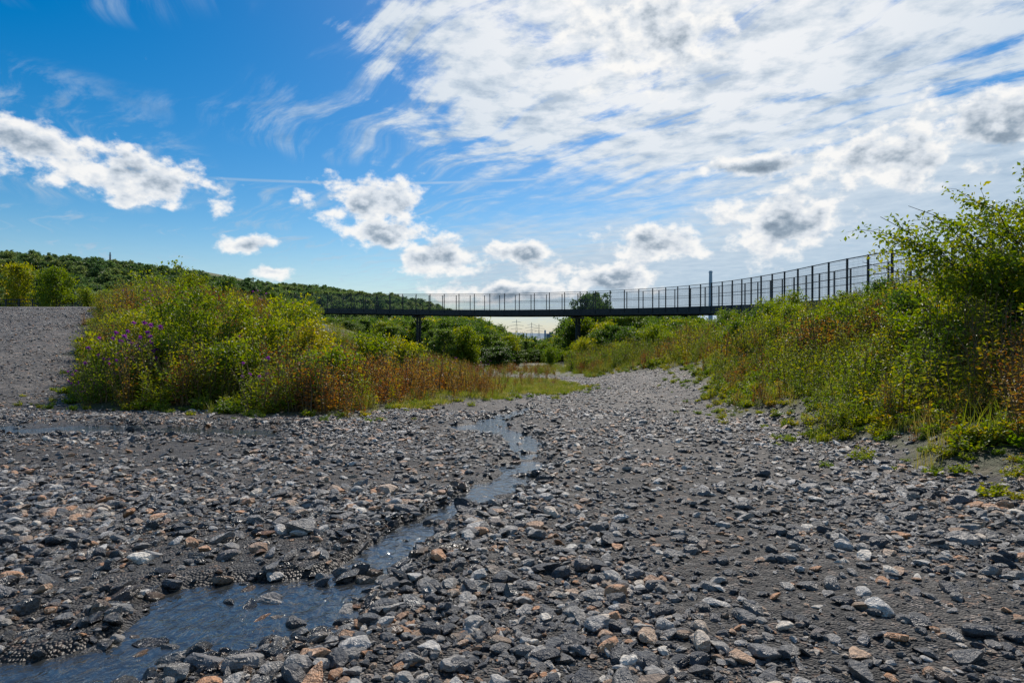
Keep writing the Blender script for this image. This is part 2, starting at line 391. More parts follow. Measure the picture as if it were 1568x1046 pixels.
for j, (rx, ry, r, rz) in enumerate([(-1.36, 4.06, .125, .4), (-1.55, 4.2, .07, 1.4), (1.15, 3.75, .062, .9), (-0.85, 7.2, .085, 0), (-.20, 3.1, .07, 2), (3.9, 7.35, .08, 1), (-1.18, 3.05, .07, 1), (-.95, 2.75, .075, 2), (2.5, 5.3, .10, .2), (.75, 2.45, .07, 1.9)]):
    add_obj('boulder' if r > .1 else 'rock', stone_mesh(60 + j, st_dry, 3), loc=(rx, ry, float(ground_z(rx, ry)) + r * .3), rot=(.1, -.1, rz), scale=(r, r, r * 1.1))

# ------------------------------------------------------------------ plants
def weed(seed, H, R, stems, lps, lsize, lw, mat, droop=.3, flower=False):
    r = np.random.default_rng(seed); b = MB()
    for s_ in range(stems):
        a = r.uniform(0, 6.28); q = r.random() ** .5 * R * .5; h = H * r.uniform(.55, 1)
        out = R * r.uniform(.1, .8); t = np.linspace(0, 1, 6)
        pts = np.c_[math.cos(a) * (q + out * t ** 1.6), math.sin(a) * (q + out * t ** 1.6), h * t]
        pts[1:, :2] += r.normal(0, .015 * H, (5, 2))
        b.tube(pts, np.linspace(.007, .003, 6), 3, 0)
        tt = r.uniform(.08, 1, lps); P = np.c_[[np.interp(tt, t, pts[:, c]) for c in range(3)]].T
        an = r.uniform(0, 6.28, lps); D = np.c_[np.cos(an), np.sin(an), r.uniform(-.3, .8, lps)]
        sc_ = lsize * (1.25 - .7 * tt) * r.uniform(.6, 1.2, lps)
        P = P + D * (sc_ * r.uniform(0, .8, lps))[:, None]
        b.leaves(P, D, sc_, sc_ * lw, 1, r=r)
        if flower:
            D = r.normal(size=(26, 3)); D[:, 2] += .8
            b.leaves(np.repeat(pts[-1:], 26, 0), D, .045, .016, 2, r=r)
    return b.mesh('weed', [stem, mat, lf_purple])
def grass(seed, H, R, n):
    r = np.random.default_rng(seed); b = MB()
    for i in range(n):
        a = r.uniform(0, 6.28); q = r.random() ** .5 * R; h = H * r.uniform(.45, 1); a2 = r.uniform(0, 6.28); ln = h * r.uniform(.1, .7)
        p0 = np.array([math.cos(a) * q, math.sin(a) * q, 0]); d = np.array([math.cos(a2), math.sin(a2), 0]); sd = np.array([-d[1], d[0], 0]) * r.uniform(.003, .006)
        pts = [p0 + d * ln * t ** 2 + np.array([0, 0, h * (t - .25 * t ** 3 * (ln / h))]) for t in (0, .4, .75, 1)]
        V = []
        for pt, w_ in zip(pts, (1, .9, .6, .1)): V += [pt - sd * w_, pt + sd * w_]
        b.add(V, [(0, 1, 3, 2), (2, 3, 5, 4), (4, 5, 7, 6)], 0, r.random())
    return b.mesh('grass', [lf_grass])
def bush(seed, H, R, stems, subs, nleaf, lsize, mat, arch=.6, bias=(0, 0), rad=.02, spread=.1, bmin=0.):
    r = np.random.default_rng(seed); b = MB(); tips = []
    t = np.linspace(0, 1, 8)
    for s_ in range(stems):
        a = r.uniform(0, 6.28); h = H * r.uniform(.6, 1); out = R * r.uniform(.15, 1); k_ = r.uniform(bmin, 1)
        dx, dy = math.cos(a) * out + bias[0] * k_, math.sin(a) * out + bias[1] * k_
        hz = h * (t * (1 + arch * .6) - arch * .6 * t ** 2.5)
        pts = np.c_[dx * t ** 1.4, dy * t ** 1.4, hz]; pts[1:] += r.normal(0, .012 * H, (7, 3))
        b.tube(pts, np.linspace(rad, rad * .2, 8), 4, 0)
        for u in range(subs):
            tt = r.uniform(.25, 1); p0 = np.array([np.interp(tt, t, pts[:, c]) for c in range(3)])
            d = r.normal(size=3); d[2] = abs(d[2]) * .6; d[:2] += np.array([dx, dy]) / (R + .1) * .7; d /= np.linalg.norm(d)
            ln = H * r.uniform(.1, .28) * (1.2 - .5 * tt)
            q = np.array([p0, p0 + d * ln * .5 + [0, 0, .04 * ln], p0 + d * ln]); q[2, 2] -= .1 * ln
            b.tube(q, [rad * .3, rad * .2, rad * .08], 3, 0); tips.append(q)
    T = np.array(tips); k = r.integers(0, len(T), nleaf); w_ = r.random(nleaf)[:, None]
    P = T[k, 0] * (1 - w_) + T[k, 2] * w_ + r.normal(0, spread * .5, (nleaf, 3))
    cl = r.random(len(T))[k]
    D = r.normal(size=(nleaf, 3)); L_ = lsize * r.uniform(.6, 1.25, nleaf)
    b.leaves(P, D, L_, L_ * .6, 1, np.clip(.6 * cl + .4 * r.random(nleaf), 0, 1), r)
    return b.mesh('bush', [bark, mat])
def tree(seed, H, R, nb, nleaf, lsize, mat, low=.15, shape='round', trunk=.03, spread=.3):
    r = np.random.default_rng(seed); b = MB(); t = np.linspace(0, 1, 8)
    tp = np.c_[np.cumsum(r.normal(0, .012 * H, 8)), np.cumsum(r.normal(0, .012 * H, 8)), t * H * .93]; tp -= tp[0]
    b.tube(tp, np.linspace(trunk * H, trunk * .12 * H, 8), 6, 0)
    T = []
    for i in range(nb):
        u = low + (1 - low) * (i + r.random()) / nb; v = (u - low) / (1 - low)
        if shape == 'round': pr = math.sqrt(max(0, 1 - (2 * v - .85) ** 2 * .8)) * r.uniform(.6, 1.1)
        elif shape == 'cone': pr = (1.03 - v) * r.uniform(.85, 1.05)
        else: pr = (math.sin(math.pi * min(1, v * .9 + .12)) ** .6) * r.uniform(.6, 1.1)
        a = i * 2.4 + r.normal(0, .4); p0 = np.array([np.interp(min(u, 1), t, tp[:, c]) for c in range(3)])
        ln = R * pr; up = {'round': .55, 'cone': -.12, 'tall': 1.1}[shape]
        s_ = np.linspace(0, 1, 5)
        pts = p0 + np.c_[math.cos(a) * ln * s_, math.sin(a) * ln * s_, ln * up * s_ ** 1.2]; pts[1:] += r.normal(0, .03 * ln, (4, 3))
        b.tube(pts, np.linspace(trunk * .35 * H, trunk * .06 * H, 5), 3, 0)
        for k in range(4 if shape != 'cone' else 3):
            q = r.uniform(.35, 1); pa = np.array([np.interp(q, s_, pts[:, c]) for c in range(3)])
            d = r.normal(size=3); d[2] *= .5; d /= np.linalg.norm(d); d *= ln * r.uniform(.2, .45)
            T.append((pa, pa + d))
    T = np.array(T); k = r.integers(0, len(T), nleaf); w_ = r.random(nleaf)[:, None]
    P = T[k, 0] * (1 - w_) + T[k, 1] * w_ + r.normal(0, spread * R * .35, (nleaf, 3)) * (1, 1, .7)
    D = r.normal(size=(nleaf, 3)); L_ = lsize * r.uniform(.6, 1.3, nleaf); cl = r.random(len(T))[k]
    b.leaves(P, D, L_, L_ * .65, 1, np.clip(.65 * cl + .35 * r.random(nleaf), 0, 1), r)
    return b.mesh('tree', [bark, mat])

weeds = proto_collection('weed', [weed(i, 1.0, .3, 9, 26, .10, .35, lf_weed) for i in range(3)] +            # 0-2 leafy
        [weed(10 + i, .95, .28, 10, 22, .075, .35, lf_red) for i in range(2)] +                                # 3-4 russet
        [weed(20 + i, .3, .3, 12, 18, .10, .6, lf_weed) for i in range(3)] +                                  # 5-7 low
        [weed(30, 1.1, .3, 7, 26, .09, .3, lf_weed, flower=True)] +                                           # 8 thistle
        [weed(40 + i, .9, .35, 12, 36, .06, .5, lf_bush) for i in range(2)])                                   # 9-10 fine
grasses = proto_collection('grass', [grass(i, .5, .22, 55) for i in range(3)] + [grass(5 + i, .9, .25, 35) for i in range(2)] + [grass(9, .16, .25, 70)])

def region(n, x0, x1, y0, y1, cond):
    x = rng.uniform(x0, x1, n); y = rng.uniform(y0, y1, n); m = cond(x, y); return x[m], y[m]
def place(name, coll, x, y, idx, s, asp=None, tilt=.12):
    n = len(x); z = ground_z(x, y) - .02
    scatter(name, coll, np.c_[x, y, z], idx, np.c_[s, s, s * (asp if asp is not None else 1)], zrot(n, tilt))

isl = lambda x, y: (gravel_sd(x, y) < -.05) & (x < 2.6) & (x > -27 ) & (y > 11) & (y < 42) & (x > -9 - (y - 13) * .85)
x, y = region(11500, -26, 2.5, 11.3, 42, isl)
g = -gravel_sd(x, y)
tall = sstep(1.0, -2.6, x + .08 * (y - 12)); tall = np.maximum(tall, sstep(24, 30, y) * .35)
tall *= 1 - .3 * sstep(-.34, -.20, x / y)
keep = rng.random(len(x)) < np.clip(.4 + .6 * tall, 0, 1) * np.where(y > 24, .5, 1); x, y, g, tall = x[keep], y[keep], g[keep], tall[keep]
n = len(x)
red = smooth_noise(x, y, .8, 77) + .45 * sstep(-7, -3, x) + .5 * sstep(16, 21, y)
q = rng.random(n)
ii = np.where(red + rng.normal(0, .6, n) > .6, rng.integers(3, 5, n), np.where(q < .35, rng.integers(0, 3, n), np.where(q < .75, rng.integers(9, 11, n), np.where(q < .79, 8, rng.integers(5, 8, n)))))
ii = np.where((g < .45) & (rng.random(n) < .6), rng.integers(5, 8, n), ii)
ii = np.where((x < -8.3) & (y < 15.5) & (rng.random(n) < .25), 8, ii)
sz = rng.uniform(.45, 1.35, n) * (.34 + .78 * tall) * np.clip(.5 + g * .6, .5, 1.15)
place('wild_flowers_and_weeds', weeds, x, y, ii, sz)
bank = lambda x, y: (gravel_sd(x, y) < -.05) & (x > 3.6)
x, y = region(21000, 3.8, 22, 2.5, 44, bank)
g = -gravel_sd(x, y); keep = (x < .92 * y + 2.0) & (rng.random(len(x)) < np.where(y > 18, .45, 1)); x, y, g = x[keep], y[keep], g[keep]; n = len(x)
red = smooth_noise(x, y, .9, 78); q = rng.random(n); kind = smooth_noise(x, y, 1.3, 79)
ii = np.where(red + rng.normal(0, .45, n) > .7, rng.integers(3, 5, n), np.where(kind + rng.normal(0, .4, n) > .1, rng.integers(0, 3, n), rng.integers(9, 11, n)))
ii = np.where(q < .2, rng.integers(5, 8, n), ii)
ii = np.where((g < 1.6) & (rng.random(n) < .9 - .3 * g), rng.integers(5, 8, n), ii)
hgt = 1 + .35 * smooth_noise(x, y, 1.1, 80)
sz = rng.uniform(.4, 1.25, n) * np.clip(.48 + g * .24, .48, 1.1) * np.clip(hgt, .45, 1.6)
keep = rng.random(n) < np.clip(.5 + g * .4, 0, .95)
place('bank_weeds', weeds, x[keep], y[keep], ii[keep], sz[keep])
x, y = region(60000, -40, 24, 2, 60, lambda x, y: (gravel_sd(x, y) < .02) & (x > -.9 * y - 2) & (x < .9 * y + 2) & (rng.random(len(x)) < np.clip(11 / (y + 4), 0, 1)))
n = len(x); g = -gravel_sd(x, y)
keep = (rng.random(n) < np.clip(.35 + g, 0, 1)) & (rng.random(n) < np.where(x > 3.6, .2, .4))
ii = np.where((x < 3.6) & (rng.random(n) < .2), rng.integers(3, 5, n), rng.integers(0, 3, n))
sz = rng.uniform(.5, 1.2, n) * np.clip(.5 + g * .4, .5, .95) * np.where((x > -3) & (x < 3), .6, 1)
place('grass', grasses, x[keep], y[keep], ii[keep], sz[keep])
x, y = region(3600, -2.6, 2.6, 12, 28, lambda x, y: (gravel_sd(x, y) < .1) & (smooth_noise(x, y, 1.5, 91) > -.5))
place('turf', grasses, x, y, np.full(len(x), 5), rng.uniform(.4, 1.1, len(x)))
x, y = region(2400, -12, 6, 3, 26, lambda x, y: (gravel_sd(x, y) > -.1) & (gravel_sd(x, y) < 1.2 * rng.random(len(x)) ** 2))
n = len(x); place('gravel_edge_plants', weeds, x, y, rng.integers(5, 8, n), rng.uniform(.15, .5, n))

for (bx, by, H, R, sd) in [(-9.1, 17.0, 3.35, 1.3, 1), (-7.7, 15.9, 2.8, 1.2, 2), (-10.9, 19.2, 2.6, 1.2, 3), (-6.6, 16.8, 2.7, 1.2, 4), (-8.6, 15.2, 1.9, .9, 5), (-5.3, 16.2, 2.0, 1.1, 6), (-10.1, 15.6, 1.5, .8, 7), (-4.2, 18.5, 1.7, 1.1, 8), (-7.4, 20, 2.7, 1.3, 9), (-13, 22, 1.9, 1.2, 10), (-6.2, 14.3, 1.5, .9, 11), (-4.2, 14.2, 1.2, .8, 12), (-3.6, 21.5, 1.6, 1.1, 13)]:
    add_obj('wild_bush', bush(200 + sd, H, R, 11, 10, 4200, .085, lf_bush if sd % 3 else lf_weed, spread=.2), loc=(bx, by, float(ground_z(bx, by)) - .05))
for (bx, by, H, R, sd, bias, nl, bm_) in [(8.0, 9.6, 2.3, .6, 1, (-2.5, -.2), 4000, .5), (8.8, 9.9, 2.6, .7, 7, (-2.6, 0), 4400, .4), (9.4, 10.4, 3.0, 1.0, 2, (-1.6, 0), 4400, 0), (8.0, 8.9, 1.7, .9, 3, (-.7, 0), 4200, 0), (10.2, 10.4, 3.2, 1.2, 4, (-1.2, 0), 4600, 0), (6.9, 9.8, 1.1, .9, 5, (-.4, 0), 3600, 0), (8.6, 12.5, 1.4, 1.1, 6, (-.9, 0), 3600, 0), (9.0, 16.5, 1.5, 1.2, 8, (0, 0), 3600, 0), (10.5, 19.5, 1.5, 1.2, 9, (0, 0), 3600, 0)]:
    add_obj('arching_shrub', bush(300 + sd, H, R, 12, 12, nl, .075, lf_bush, arch=.5, bias=bias, rad=.018, spread=.13, bmin=bm_), loc=(bx, by, float(ground_z(bx, by)) - .05))
bp_ = proto_collection('bush_proto', [bush(400 + i, 1.9, 1.0, 12, 9, 3200, .10, (lf_weed, lf_bush, lf_tree, lf_bush)[i], spread=.25) for i in range(4)])
x, y = region(620, -34, 22, 11, 60, lambda x, y: (gravel_sd(x, y) < -1.4) & (x > -.9 * y) & (x < .9 * y) & (((x > 6.8 + (y - 15) * .08)) | ((y > 37) & (x < -.32 * y)) | ((y > 40) & (x > 3) & (x < 8))))
keep = rng.random(len(x)) < .7; x, y = x[keep], y[keep]; n = len(x)
place('bushes', bp_, x, y, rng.integers(0, 4, n), rng.uniform(.35, .9, n) * np.where(y > 26, 1.3, 1) * np.where((x > 15) & (y < 40), .75, 1))

# trees
trees_m = [tree(500, 6, 2.4, 26, 5200, .26, lf_tree), tree(501, 6, 2.1, 24, 5000, .26, lf_tree), tree(502, 6, 2.8, 28, 5600, .26, lf_tree, low=.1),
           tree(503, 6, 1.5, 26, 3600, .2, lf_tree, shape='tall'), tree(504, 6, 1.5, 34, 5000, .2, lf_dark, shape='cone', low=.06), tree(505, 6, 3.0, 28, 5600, .26, lf_bush, low=.08)]
tc_ = proto_collection('tree_proto', trees_m)
TX = [(u - 784) / 958 for u in (300, 440, 550, 640, 735, 760, 790, 830, 860, 875, 900, 960, 1050, 1080, 1140, 1200, 1250, 1400, 1568)]
TE = [(515 - v) / 958 for v in (478, 484, 488, 486, 486, 502, 514, 524, 514, 486, 474, 480, 480, 490, 498, 495, 503, 500, 490)]
n = 1500
y = rng.uniform(44, 150, n); u = rng.uniform(-.6, .95, n); x = u * y
e = np.interp(u, TX, TE); gz = ground_z(x, y)
top = 1.15 + y * e - rng.exponential(.8, n) + .1
top = np.where(y < 68, top - rng.uniform(0, 1.2, n), top)
H = top - gz; m = (H > 1.6) & (H < 17) & ~((y < 60) & (u > -.02) & (u < .12)) & ~((y < 72) & (abs(u - .1045) < .035)) & ~((y < 81) & (abs(u + .154) < .025))
brd = [(17.3, 18), (17.8, 34), (18.6, 50), (15, 64), (7.1, 71), (-6.7, 77), (-33, 92), (-60, 96)]
m &= seg_dist(x, y, brd) > 2.6
x, y, gz, H = x[m], y[m], gz[m], H[m]; n = len(x)
s = H / 6.2; wd = np.clip(s, .5, 1.5)
q = rng.random(n); ii = np.where(q < .12, 3, np.where(q < .22, 5, rng.integers(0, 3, n)))
scatter('valley_trees', tc_, np.c_[x, y, gz - .1], ii, np.c_[wd, wd, s], zrot(n, .03))
for nm, mi, tx, ty, tz in [('poplar_tree', 3, 9.2, 80, 7.2), ('poplar_tree', 3, 10.8, 83, 7.8), ('poplar_tree', 3, 12.3, 86, 6.6), ('conifer_tree', 4, 14.5, 78, 4.6), ('conifer_tree', 4, 16.2, 81, 4.4), ('conifer_tree', 4, 21.5, 84, 4.8), ('conifer_tree', 4, 23.5, 86, 5.2), ('deciduous_tree', 1, 19.5, 80, 4.8), ('deciduous_tree', 5, -33.5, 46, 6.4), ('deciduous_tree', 5, -38.5, 49, 7.0), ('deciduous_tree', 0, -36, 48.5, 6.0), ('deciduous_tree', 1, -31, 52, 5.5), ('deciduous_tree', 2, -27, 55, 5.2), ('deciduous_tree', 0, -3.5, 62, 2.6), ('deciduous_tree', 2, -7, 66, 3.2), ('deciduous_tree', 5, 16.5, 33, 1.9), ('deciduous_tree', 0, 14.6, 36, 1.9)]:
    g = float(ground_z(tx, ty)); h = (tz - g) / 6.2
    add_obj(nm, trees_m[mi], loc=(tx, ty, g - .1), rot=(0, 0, tx), scale=(h * .85, h * .85, h))

# ------------------------------------------------------------------ hill
HX = [-900, -400, -262, -205, -162, -138, -112, -95, -75, -61, -35, -15, 2, 20, 60, 90]
HZ = [45, 47, 42.5, 39, 34.5, 29.5, 24, 22.5, 20, 17.5, 11.5, 4, -5, -11, -15, -17]
def hill_z(x, y):
    R = np.interp(x, HX, HZ); s = sstep(100, 330, y) ; s2 = 1 - sstep(420, 800, y)
    return -17 + (R + 17) * s ** .85 * s2 + smooth_noise(x, y, .06, 60) * .8 * s * s2
hx = np.arange(-900, 92, 5.); hy = np.arange(100, 805, 5.)
X, Y = np.meshgrid(hx, hy); Zh = hill_z(X, Y); nx, ny = len(hx), len(hy)
idx = np.arange(nx * ny).reshape(ny, nx)
F = np.stack([idx[:-1, :-1], idx[:-1, 1:], idx[1:, 1:], idx[1:, :-1]], -1).reshape(-1, 4)
hm = plain('hillside_grass', (.10, .11, .04), .9, 0, .35, .05)
add_obj('hill', mesh_from('hill', np.c_[X.ravel(), Y.ravel(), Zh.ravel()], F, [hm], smooth=True))
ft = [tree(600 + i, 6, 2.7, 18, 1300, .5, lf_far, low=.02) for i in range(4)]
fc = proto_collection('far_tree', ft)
n = 13000
y = rng.uniform(120, 440, n); x = rng.uniform(-1.0, .25, n) * y
hz = hill_z(x, y); gz = ground_z(x, y); z = np.maximum(hz, gz)
m = ~((x < -132) & (y > 300 + 10 * smooth_noise(x, y, .05, 61))) & (seg_dist(x, y, brd) > 3)
m &= (smooth_noise(x, y, .09, 62) > -1.1) & ~((y < 130) & (x / y < -.45))
x, y, z = x[m], y[m], z[m]; n = len(x); s = rng.uniform(.55, 1.3, n) * np.where(y > 270, .75, 1)
s = np.where((x < -110) & (y > 275), s * .5, s)
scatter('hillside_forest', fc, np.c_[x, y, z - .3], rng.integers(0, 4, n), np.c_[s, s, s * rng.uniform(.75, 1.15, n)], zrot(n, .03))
n = 2500; y = rng.uniform(190, 900, n) ; x = rng.uniform(-.05, 1.1, n) * y
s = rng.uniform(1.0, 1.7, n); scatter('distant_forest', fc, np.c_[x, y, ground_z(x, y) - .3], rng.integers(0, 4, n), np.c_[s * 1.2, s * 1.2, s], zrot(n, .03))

# ------------------------------------------------------------------ footbridge
ctrl = np.array([(16.6, 12, 1.9), (17.2, 20, 2.4), (17.8, 30, 2.85), (18.3, 40, 3.1), (18.4, 50, 3.45), (16.4, 59, 3.7), (12.3, 65.5, 3.85), (7.1, 70, 3.95), (0.5, 74, 4.05), (-6.7, 77, 4.2), (-20, 83, 4.6), (-33, 89, 5.0), (-50, 94, 5.3), (-70, 97, 5.5)])
def catmull(P, k=24):
    out = []; Q = np.vstack([2 * P[0] - P[1], P, 2 * P[-1] - P[-2]])
    for i in range(1, len(Q) - 2):
        for t in np.linspace(0, 1, k, endpoint=False):
            a, b, c, d = Q[i - 1:i + 3]
            out.append(.5 * (2 * b + (c - a) * t + (2 * a - 5 * b + 4 * c - d) * t * t + (3 * b - a - 3 * c + d) * t ** 3))
    out.append(P[-1]); return np.array(out)
C = catmull(ctrl); sl = np.r_[0, np.cumsum(np.linalg.norm(np.diff(C, axis=0), axis=1))]
def at_s(s):
    s = np.atleast_1d(s); P = np.c_[[np.interp(s, sl, C[:, c]) for c in range(3)]].T
    e = .3; Q = np.c_[[np.interp(np.clip(s + e, 0, sl[-1]), sl, C[:, c]) - np.interp(np.clip(s - e, 0, sl[-1]), sl, C[:, c]) for c in range(3)]].T
    Q[:, 2] = 0; Q /= np.linalg.norm(Q, axis=1, keepdims=True); N = np.c_[Q[:, 1], -Q[:, 0], 0 * Q[:, 0]]
    return P, Q, N
bridge = empty('footbridge')
W = 1.5; SS = np.arange(0, sl[-1], .8)
def sweep(name, offs, mat):
    P, T, N = at_s(SS); k = len(offs)
    V = np.stack([P + N * a + np.array([0, 0, h]) for a, h in offs], 1).reshape(-1, 3)
    F = []
    for i in range(len(SS) - 1):
        for j in range(k): F.append((i * k + j, i * k + (j + 1) % k, (i + 1) * k + (j + 1) % k, (i + 1) * k + j))
    add_obj(name, mesh_from(name, V, F, [mat]), bridge)
sweep('deck', [(-W + .12, 0), (W - .12, 0), (W - .12, -.12), (-W + .12, -.12)], deckm)
for sgn, nm in ((1, 'girder_a'), (-1, 'girder_b')):
    sweep(nm, [(sgn * (W + .07), .14), (sgn * (W - .115), .14), (sgn * (W - .115), -.50), (sgn * (W + .07), -.50)], steel)
sweep('spine_beam', [(-.35, -.123), (.35, -.123), (.25, -.62), (-.25, -.62)], steel)
FH = 1.95
for sgn, nm in ((1, 'a'), (-1, 'b')):
    b = MB(); P, T, N = at_s(np.arange(.5, sl[-1], 2.0))
    for p, t, nn in zip(P, T, N):
        q = p + nn * sgn * (W + .0); rz = math.atan2(t[1], t[0])
        b.box(q + [0, 0, FH / 2 + .12], (.06, .09, FH), rz); b.box(q + nn * sgn * .09 + [0, 0, -.1], (.09, .06, .42), rz)
    add_obj('fence_posts_' + nm, b.mesh('posts', [steel]), bridge)
    b = MB(); P, T, N = at_s(np.arange(.5, sl[-1], .5)); Q = P + N * sgn * (W - .06)
    for h, r_ in ((FH + .10, .03), (1.15, .022), (.28, .02)): b.tube(Q + [0, 0, h], r_, 4)
    add_obj('handrails_' + nm, b.mesh('rails', [steel]), bridge)
    b = MB(); Q = P + N * sgn * (W - .02)
    for h in np.arange(.4, FH + .05, .12): b.tube(Q + [0, 0, h], .0045, 3)
    P, T, N = at_s(np.arange(.5, sl[-1], .12)); Q = P + N * sgn * (W - .02)
    for q in Q: b.tube([q + [0, 0, .28], q + [0, 0, FH + .08]], .0045, 3)
    add_obj('wire_mesh_' + nm, b.mesh('wire', [steel2]), bridge)
b = MB()
def near_s(px, py): return sl[np.argmin(np.hypot(C[:, 0] - px, C[:, 1] - py))]
for px, py in ((7.3, 70), (-12.2, 79), (18.3, 51), (17.6, 27), (-40, 91), (18.3, 38)):
    P, T, N = at_s(near_s(px, py)); p, t, nn = P[0], T[0], N[0]; g = float(ground_z(p[0], p[1])) - .3; rz = math.atan2(t[1], t[0])
    zt = p[2] - .62
    b.box(p + [0, 0, -.74], (.3, 2.6, .22), rz)
    for sg in (-1, 1):
        a = p + nn * sg * .30; a2 = a.copy(); a[2] = zt - .2; a2[2] = g
        b.tube([a, a2], [.14, .18], 8)
    for zz in np.arange(g + .8, zt - .4, 1.0): b.box((p[0], p[1], zz), (.08, .6, .08), rz)
    for sg in (-1, 1):
        b.tube([p + nn * sg * 1.2 + [0, 0, -.84], p + nn * sg * .3 + [0, 0, -1.65]], .06, 5)
    b.box((p[0], p[1], g + .35), (.9, 1.4, .3), rz)
add_obj('piers', b.mesh('piers', [steel]), bridge)

b = MB(); fx = np.linspace(-48, -21, 28); fy = 47 + .0 * fx; fz = ground_z(fx, fy)
for x_, y_, z_ in zip(fx, fy, fz): b.box((x_, y_, z_ + .55), (.08, .08, 1.2))
for h in (.3, .55, .8, 1.1): b.tube(np.c_[fx, fy, fz + h], .04, 4)
for x_ in np.arange(-48, -21, .16): z_ = float(np.interp(x_, fx, fz)); b.tube([(x_, 47, z_ + .15), (x_, 47, z_ + 1.1)], .012, 3)
add_obj('metal_fence', b.mesh('fence', [steel]))

# ------------------------------------------------------------------ distant structures
hazy = plain('haze_tinted_concrete', (.30, .42, .54), .9, 0, .05, .02)  # aerial haze painted into the base colours of these distant materials
hazyd = plain('haze_tinted_building', (.13, .2, .28), .9, 0, .1, .05)
hazel = plain('haze_tinted_lattice_steel', (.16, .2, .25), .8)
b = MB(); zc = np.linspace(-20, 147, 12)
b.tube(np.c_[np.full(12, 444.), np.full(12, 1400.), zc], np.linspace(5.6, 3.4, 12), 20)
for zz in (60, 110, 143): b.tube([(444, 1400, zz), (444, 1400, zz + 1.5)], 4.7, 20)
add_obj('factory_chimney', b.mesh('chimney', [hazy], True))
def pylon(x, y, z0, H):
    b = MB(); w = H * .1
    for sx in (-1, 1):
        for sy in (-1, 1): b.tube([(sx * w, sy * w, 0), (sx * w * .25, sy * w * .25, H * .6), (0, 0, H)], .3, 4)
    for k in range(5):
        f0, f1 = k / 5 * .6, (k + 1) / 5 * .6; w0, w1 = w * (1 - f0 * 1.25), w * (1 - f1 * 1.25)
        b.tube([(-w0, -w0, f0 * H), (w1, -w1, f1 * H)], .2, 3); b.tube([(w0, -w0, f0 * H), (-w1, -w1, f1 * H)], .2, 3)
    for hh, ww in ((.62, .22), (.75, .28), (.88, .18)): b.tube([(-ww * H, 0, hh * H), (0, 0, hh * H + .03 * H), (ww * H, 0, hh * H)], .35, 4)
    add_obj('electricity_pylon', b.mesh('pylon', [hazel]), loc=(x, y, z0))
for x_, y_, h in ((8, 1100, 46), (36, 1150, 42), (56, 1300, 42), (455, 1150, 50), (520, 1200, 50), (500, 1000, 40), (405, 1100, 42)): pylon(x_, y_, -15, h)
def works(name, x, y, w, h, d, stacks):
    e = empty(name, (x, y, -15)); b = MB(); b.box((0, 0, h / 2), (w, d, h)); b.box((w * .1, 0, h + 1), (w * .5, d * .6, 2)); b.box((-w * .7, 0, h * .35), (w * .4, d * .9, h * .7))
    add_obj('walls', b.mesh('w', [hazyd]), e)
    b = MB()
    for k in range(4): b.box((0, -d / 2 - .05, h * (.2 + .2 * k)), (w * .85, .1, h * .07))
    add_obj('window_bands', b.mesh('win', [hazel]), e)
    b = MB()
    for sx, sh in stacks: b.tube([(sx, 0, h * .5), (sx, 0, sh)], 1.0, 8)
    if stacks: add_obj('stacks', b.mesh('st', [hazy]), e)
works('factory_building', 43, 700, 9, 19, 8, [(-6, 23)]); works('factory_building', 58, 900, 16, 17, 10, [])
works('factory_building', 395, 1000, 40, 26, 16, [(10, 40), (16, 38)]); works('factory_building', 330, 900, 30, 20, 16, [])
b = MB(); b.tube([(0, 0, 0), (0, 0, 3), (0, 0, 5.2)], [.5, .4, .25], 8); b.box((0, 0, .2), (2, 2, .4)); b.box((0, 0, 3.6), (1.3, .25, .2))
add_obj('hilltop_mast', b.mesh('mast', [hazel]), loc=(-204, 318, float(hill_z(np.array(-204.), np.array(318.)))))
dh = plain('haze_tinted_hills', (.13, .19, .24), 1, 0, .15, .004)  # blue of the distance haze is part of this base colour
xx = np.linspace(-3500, 6500, 220); hh = 22 + 9 * smooth_noise(xx, xx * 0, .0025, 80, 10) + 3 * smooth_noise(xx, xx * 0, .02, 81, 10)
V = np.concatenate([np.c_[xx, xx * 0 + 3900, xx * 0 - 18], np.c_[xx, xx * 0 + 4500, hh], np.c_[xx, xx * 0 + 5200, xx * 0 - 18]])
i = np.arange(219); F = np.concatenate([np.c_[i, i + 1, i + 221, i + 220], np.c_[i + 220, i + 221, i + 441, i + 440]])
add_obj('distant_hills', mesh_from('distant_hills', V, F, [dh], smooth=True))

# ------------------------------------------------------------------ sky
SUN_AZ, SUN_EL = math.radians(14), math.radians(44)
w = bpy.data.worlds.new('World'); scene.world = w; w.use_nodes = True
try: w.cycles.sampling_method = 'NONE'
except Exception as ex: print(ex)
nt = w.node_tree; nt.nodes.clear(); L = nt.links.new
out = nt.nodes.new('ShaderNodeOutputWorld')
sky = nt.nodes.new('ShaderNodeTexSky'); sky.sky_type = 'NISHITA'; sky.sun_disc = False; sky.sun_elevation = SUN_EL; sky.sun_rotation = SUN_AZ
sky.air_density = 1.0; sky.dust_density = .4; sky.ozone_density = 2.2
hs = nt.nodes.new('ShaderNodeHueSaturation'); hs.inputs['Saturation'].default_value = 1.6; hs.inputs['Value'].default_value = 1.03; hs.inputs['Hue'].default_value = .499; L(sky.outputs[0], hs.inputs['Color'])
def M(op, a, b=None, c=None, clamp=False):
    n = nt.nodes.new('ShaderNodeMath'); n.operation = op; n.use_clamp = clamp
    for i, v in enumerate((a, b, c)):
        if v is None: continue
        if isinstance(v, (int, float)): n.inputs[i].default_value = v
        else: L(v, n.inputs[i])
    return n.outputs[0]
def VM(op, a, b=None):
    n = nt.nodes.new('ShaderNodeVectorMath'); n.operation = op
    for i, v in enumerate((a, b)):
        if v is None: continue
        if isinstance(v, tuple): n.inputs[i].default_value = v
        else: L(v, n.inputs[i])
    return n
